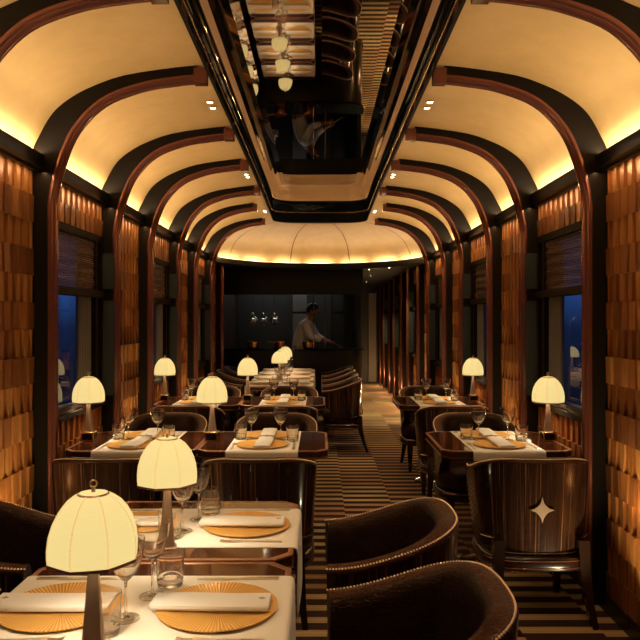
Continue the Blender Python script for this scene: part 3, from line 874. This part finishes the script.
# galley header and partitions
tag(MB().box(-1.49, .66, YG+.05, YG+.10, 1.86, 2.29).build('trim_galley_header', M['black'], smooth=None), kind='structure')
tag(MB().box(.60, .66, YG+.55, YE, 0, 2.29).build('wall_corridor', M['black'], smooth=None), kind='structure')
tag(MB().box(-1.49, .60, 12.6, 12.7, 0, 2.29).build('wall_galley', M['galleywall'], smooth=None), kind='structure')
mb = MB()
for x in (-.02, .16): mb.box(x-.006, x+.006, YG+.06, YG+.072, 1.03, 1.86)
for j, x in enumerate((-.02, .16)):
    o = MB().box(-.006, .006, -.006, .006, 0, .83).build('steel_rod', M['chrome'], smooth=None); o.location = (x-.08, YG+.07, 1.03)
    tag(o, 'thin upright steel rod on the bar counter, %s of the chef' % ('left' if j == 0 else 'right'), 'rod')
# cabinets in the galley
root = empty('galley_cabinet', (-.36, 12.5, 0)); tag(root, 'tall grey steel galley cabinet behind the chef', 'cabinet')
MB().box(-.14, .14, -.06, .09, 0, 2.05).build('cabinet_body', M['greypanel'], root, None)
MB().box(-.125, .125, -.075, -.062, 1.62, 1.92).build('door', M['steel'], root, None)
MB().box(-.125, .125, -.075, -.062, .9, 1.58).build('door', M['steel'], root, None)
root = empty('galley_cabinet', (.34, 12.5, 0)); tag(root, 'tall grey galley cabinet at the right, by the corridor', 'cabinet')
MB().box(-.14, .14, -.06, .09, 0, 2.05).build('cabinet_body', M['blackmatte'], root, None)
MB().box(-.10, .08, -.075, -.062, 1.62, 1.95).build('door', M['greypanel'], root, None)
MB().box(-.10, .08, -.075, -.062, .95, 1.58).build('door', M['greypanel'], root, None)
# pendants
mbs = MB(); 
pp = empty('pendant_lamp')
MB().tube([(0,0,.10),(0,0,.47)], .003, 6).build('rod', M['chrome'], pp)
MB().lathe([(.0001,.12),(.022,.115),(.026,.085),(.024,.07)], seg=16).build('cap', M['chrome'], pp)
prof = [(.024,.067)]+[(.071*math.sin(a), .071*math.cos(a)) for a in [PI*(.11+.89*i/16) for i in range(17)]]
MB().lathe(prof, seg=24).build('glass_globe', M['glass'], pp, 60)
MB().lathe([(.0001,.03),(.010,.02),(.012,.0),(.008,-.012),(.0001,-.016)], seg=12).build('bulb', M['chrome'], pp, 60)
for j, x in enumerate((-1.035, -.875, -.70)):
    inst(pp, (x, YG+.07, 1.46), 0, 'clear glass globe pendant over the bar, %s of the three' % ('leftmost','middle','rightmost')[j], 'pendant lamp', 'glass globe pendants')
# added copper shapes on the counter, standing in for orange chair reflections
reflection_shape = empty('copper_reflection')
MB().lathe([(.0001,0),(.085,0),(.10,.01),(.105,.10),(.108,.102),(.104,.103),(.10,.02),(.0001,.012)], seg=24).build('reflection_body', M['copperglow'], reflection_shape, 40)
MB().tube([(.10,0,.08),(.15,0,.09),(.20,0,.105)], .006, 6).build('handle', M['brass'], reflection_shape)
for j, (x, lab) in enumerate(((-1.05,'wide added copper shape for an orange reflection under the pendants'),(-.62,'added copper shape for an orange reflection between pendants and chef'),(-.17,'added copper shape for an orange reflection before the chef'))):
    inst(reflection_shape, (x, YG+.25, 1.03), j*1.1+2, lab, 'reflection_shape', 'orange reflection shapes')
# corridor end door
root = empty('door_1', (1.23, 16.44, 0)); tag(root, kind='structure')
MB().box(-.09, .09, -.02, .02, .02, 2.10).build('door_leaf', M['paledoor'], root, None)
# corridor downlights
for j, (x, y) in enumerate(((.79, 11.3), (1.08, 10.9), (.93, 12.9), (.98, 14.9))):
    inst(proto, (x, y, 2.288), 0, '%s downlight in the dark corridor ceiling' % ('second-nearest','nearest','third','farthest')[j], 'downlight', 'corridor downlights')

# ------------------------------------------------------------------ chef
def skin_mesh(name, verts, edges, radii, mat, parent=None, sub=2, root_i=0):
    me = bpy.data.meshes.new(name+'_base'); me.from_pydata(verts, edges, [])
    o = bpy.data.objects.new(name, me); COL.objects.link(o)
    sk = o.modifiers.new('s', 'SKIN'); sk.use_smooth_shade = True
    lay = me.skin_vertices[0] if me.skin_vertices else None
    if lay is None:
        bpy.context.view_layer.update(); lay = me.skin_vertices[0]
    for i, rr_ in enumerate(radii):
        rr_ = rr_ if isinstance(rr_, tuple) else (rr_, rr_)
        lay.data[i].radius = rr_; lay.data[i].use_root = (i == root_i)
    sb = o.modifiers.new('u', 'SUBSURF'); sb.levels = sub; sb.render_levels = sub
    dg = bpy.context.evaluated_depsgraph_get()
    me2 = bpy.data.meshes.new_from_object(o.evaluated_get(dg)); o.modifiers.clear(); o.data = me2; me2.name = name
    me2.materials.clear(); me2.materials.append(mat)
    me2.polygons.foreach_set('use_smooth', [True]*len(me2.polygons))
    if parent: o.parent = parent
    return o
def person():
    r = empty('person', (-.36, 11.62, -.0), 0)
    tag(r, 'cook in a white jacket leaning over the galley counter holding a utensil', 'person')
    V = []; E = []; R = []
    def add(p, rad, par=None):
        V.append(p); R.append(rad)
        if par is not None: E.append((par, len(V)-1))
        return len(V)-1
    # faces +x, leaning forward
    pel = add((0,0,.96), (.15,.12)); sp = add((.03,0,1.12), (.14,.11), pel); ch = add((.10,0,1.30), (.16,.12), sp)
    nb = add((.17,0,1.44), (.09,.08), ch); nk = add((.205,0,1.51), .052, nb); hd = add((.235,0,1.56), .06, nk)
    hands = []
    for s in (-1, 1):
        hip = add((0,s*.09,.90), .095, pel); kn = add((.03,s*.10,.50), .062, hip); an = add((0,s*.10,.09), .042, kn)
        add((.06,s*.10,.045), .04, an); add((.17,s*.105,.03), .03, len(V)-1)
        sh = add((.15,s*.17,1.40), .065, nb); el = add((.26,s*.21,1.20), .046, sh); wr = add((.45,s*.12,1.13), .030, el)
        pm = add((.52,s*.10,1.115), (.036,.020), wr); hands.append((pm, s))
    for pm, s in hands:
        x, y, z = V[pm]
        for q, (dy, ln) in enumerate(((-.026,.060),(-.009,.072),(.009,.068),(.026,.052))):
            a = add((x+.035, y+dy, z-.004), .010, pm); b_ = add((x+.035+ln*.5, y+dy, z-.018), .009, a); add((x+.03+ln*.75, y+dy, z-.045), .008, b_)
        a = add((x+.0, y-s*.035, z-.01), .011, pm); add((x+.035, y-s*.045, z-.030), .009, a)
    body = skin_mesh('body', V, E, R, M['skin'], r)
    # head
    mb = MB(); rr = []
    for i in range(17):
        t = PI*i/16; zz = math.cos(t)*.118
        w = math.sin(t)
        rr.append([(.245+.0+ (.098*w*math.cos(a)*(1-.10*(zz < -.03))) , .075*w*math.sin(a)*(1-.22*max(0,-zz/.118)), 1.62+zz) for a in [2*PI*j/20 for j in range(20)]])
    mb.rings(rr); mb.build('head', M['skin'], r, 80)
    mb = MB(); mb.rings([[(.335,-.010,1.64),(.335,.010,1.64),(.330,0,1.65)],[(.362,-.014,1.605),(.362,.014,1.605),(.345,0,1.60)],[(.335,-.012,1.595),(.335,.012,1.595),(.335,0,1.592)]]); mb.build('nose', M['skin'], r, 80)
    for s in (-1, 1):
        mb = MB(); mb.lathe([(.0001,.012),(.009,.008),(.012,0),(.009,-.008),(.0001,-.012)], .331, s*.030, 1.635, 12); mb.build('eye', M['eye'], r, 80)
        mb = MB(); mb.lathe([(.0001,.032),(.012,.02),(.016,0),(.009,-.022),(.0001,-.03)], .235, s*.078, 1.615, 10); mb.build('ear', M['skin'], r, 80)
    mb = MB(); mb.tube([(.330,-.024,1.573),(.338,0,1.570),(.330,.024,1.573)], [.003,.006,.003], 8); mb.build('mouth', M['lip'], r, 80)
    mb = MB(); rr = []
    for i in range(10):
        t = PI*.56*i/9; zz = math.cos(t)*.128; w = math.sin(t)
        rr.append([(.235+.106*w*math.cos(a), .085*w*math.sin(a), 1.625+zz+(.05*max(0,math.cos(a))*w*w)) for a in [2*PI*j/20 for j in range(20)]])
    mb.rings(rr); mb.build('hair', M['hair'], r, 80)
    # jacket
    V2, E2, R2 = [], [], []
    def a2(p, rad, par=None):
        V2.append(p); R2.append(rad)
        if par is not None: E2.append((par, len(V2)-1))
        return len(V2)-1
    p0 = a2((0,0,.90), (.175,.145)); p1 = a2((.03,0,1.12), (.165,.135), p0); p2 = a2((.10,0,1.30), (.185,.145), p1); p3 = a2((.165,0,1.43), (.105,.09), p2)
    a2((.19,0,1.475), .068, p3)
    for s in (-1, 1):
        q = a2((.15,s*.175,1.395), .085, p3); e = a2((.26,s*.212,1.20), .066, q); a2((.42,s*.135,1.137), .045, e)
    skin_mesh('white_jacket', V2, E2, R2, M['coat_white'], r)
    V3 = [(0,0,.88)]; E3 = []; R3 = [(.165,.135)]
    for s in (-1, 1):
        n = len(V3); V3 += [(0,s*.09,.82),(.03,s*.10,.50),(.0,s*.10,.12)]; R3 += [.105,.075,.062]; E3 += [(0,n),(n,n+1),(n+1,n+2)]
    skin_mesh('trousers', V3, E3, R3, M['trousers'], r)
    o = MB().tube([(0,0,0),(.10,0,-.03),(.24,0,-.11)], [.006,.005,.012], 6).build('long_spoon', M['chrome'])
    o.location = (-.36+.53, 11.62-.11, 1.10); tag(o, 'long steel utensil held by the cook', 'utensil')
    r.rotation_euler = (0,0,math.radians(-12)); 
    return r
person()

# ------------------------------------------------------------------ lights
def kelv(w=1.): return (1., .62, .28)
def light(name, typ, loc_, energy, col=(1,.62,.28), **kw):
    d = bpy.data.lights.new(name, typ); d.energy = energy; d.color = col
    for k_, v_ in kw.items():
        if k_ not in ('rot',): setattr(d, k_, v_)
    o = bpy.data.objects.new(name, d); COL.objects.link(o); o.location = loc_
    if 'rot' in kw: o.rotation_euler = kw['rot']
    return o
WARM = (1., .70, .36)
for s in (-1, 1):
    # cove strip on top of the cornice, aimed up into the vault
    o = light('cove_light', 'AREA', (s*1.462, (Y0+YV)/2, 2.322), 58, (1.,.87,.62), shape='RECTANGLE', size=.028, size_y=YV-Y0)
    o.rotation_euler = (PI, s*math.radians(-38), 0)
    # strip under the cornice washing the carved wall
    o = light('wall_wash', 'AREA', (s*1.424, (Y0+YV)/2, 2.232), 11, WARM, shape='RECTANGLE', size=.02, size_y=YV-Y0)
    o.rotation_euler = (0, s*math.radians(-4), 0)
for a in range(9):
    ph = PI*(a+.5)/9; c, sn = math.cos(ph), math.sin(ph)
    o = light('cove_light_end', 'AREA', (1.46*c, YV+.02+1.46/1.49*VY*sn, 2.315), 1.35, (1.,.84,.55), shape='RECTANGLE', size=.028, size_y=.5)
    o.rotation_euler = (PI, 0, 0); tv = Vector((-1.46*sn, VY*c)); o.rotation_euler = (PI, 0, math.atan2(tv.y, tv.x)-PI/2)
for x, y, z in lamp_lights:
    light('lamp_bulb', 'POINT', (x, y, z+.275), 5.0, (1.,.80,.54), shadow_soft_size=.03)
for x, y, lab, s, j in dl:
    if lab == 'end' or j == 1: continue
    light('downlight_beam', 'SPOT', (x, y+.05, vz(x)-.02), 24, (1.,.72,.42), spot_size=math.radians(80), spot_blend=.6, shadow_soft_size=.03)
for k in (-1, 1, 3, 5):
    for s in (-1, 1):
        light('floor_uplight', 'SPOT', (s*1.29, (YS[k]+YS[k+1])/2-.05, .06), 30, (1.,.82,.46), spot_size=math.radians(125), spot_blend=.8, shadow_soft_size=.02).rotation_euler = (PI, s*math.radians(-14), 0)
for k in (-1, 1, 3, 5):
    for s in (-1, 1):
        light('wall_uplight', 'SPOT', (s*1.33, (YS[k]+YS[k+1])/2, .55), 4.5 if k < 0 else 4.5, (1.,.78,.40), spot_size=math.radians(150), spot_blend=.9, shadow_soft_size=.03).rotation_euler = (PI, s*math.radians(40), 0)
for k in (0, 2, 4):  # added fill without a fixture, brightens the dado below the windows
    for s in (-1, 1):
        light('dado_fill', 'SPOT', (s*1.35, (YS[k]+YS[k+1])/2+.33, .80), 1.6, (1.,.78,.40), spot_size=math.radians(150), spot_blend=.9, shadow_soft_size=.02).rotation_euler = (0, s*math.radians(60), 0)
for k in range(6, 12):
    light('corridor_uplight', 'POINT', (1.38, YS[k]+.2, .25), 9, (1.,.6,.25), shadow_soft_size=.03)
for x, y in ((.79, 11.3), (1.08, 10.9), (.93, 12.9), (.98, 14.9)):
    light('corridor_beam', 'SPOT', (x, y, 2.26), 95, (1.,.82,.42), spot_size=math.radians(75), spot_blend=.6, shadow_soft_size=.03)
light('galley_light', 'AREA', (-.55, 12.2, 2.2), 3.0, (1.,.95,.86), shape='RECTANGLE', size=1.6, size_y=.2)

# world: dusk
w = bpy.data.worlds.new('dusk'); scene.world = w; w.use_nodes = True; nt = w.node_tree
bg = nt.nodes['Background']; tc = N(nt, 'ShaderNodeTexCoord'); sx = N(nt, 'ShaderNodeSeparateXYZ'); L(nt, tc.outputs['Generated'], sx.inputs[0])
c = ramp(nt, mth(nt, 'MULTIPLY_ADD', sx.outputs['Z'], .5, .5), [(.46,(.004,.007,.016)),(.495,(.006,.014,.045)),(.52,(.022,.065,.21)),(.62,(.014,.03,.12)),(1,(.05,.035,.09))])
L(nt, c, bg.inputs['Color']); bg.inputs['Strength'].default_value = 1.

# ------------------------------------------------------------------ camera
cd = bpy.data.cameras.new('camera'); cam = bpy.data.objects.new('camera', cd); COL.objects.link(cam)
cam.location = (0, 0, 1.47); cam.rotation_euler = (PI/2, 0, 0)
cd.sensor_width = 36; cd.lens = 36*700/640; cd.clip_start = .05
scene.camera = cam
scene.view_settings.view_transform = 'Standard'; scene.view_settings.look = 'None'
scene.view_settings.exposure = .3; scene.view_settings.gamma = 1; scene.view_settings.use_curve_mapping = False
scene.cycles.use_denoising = True
scene.cycles.max_bounces = 10; scene.cycles.transparent_max_bounces = 16
scene.cycles.sample_clamp_indirect = 6
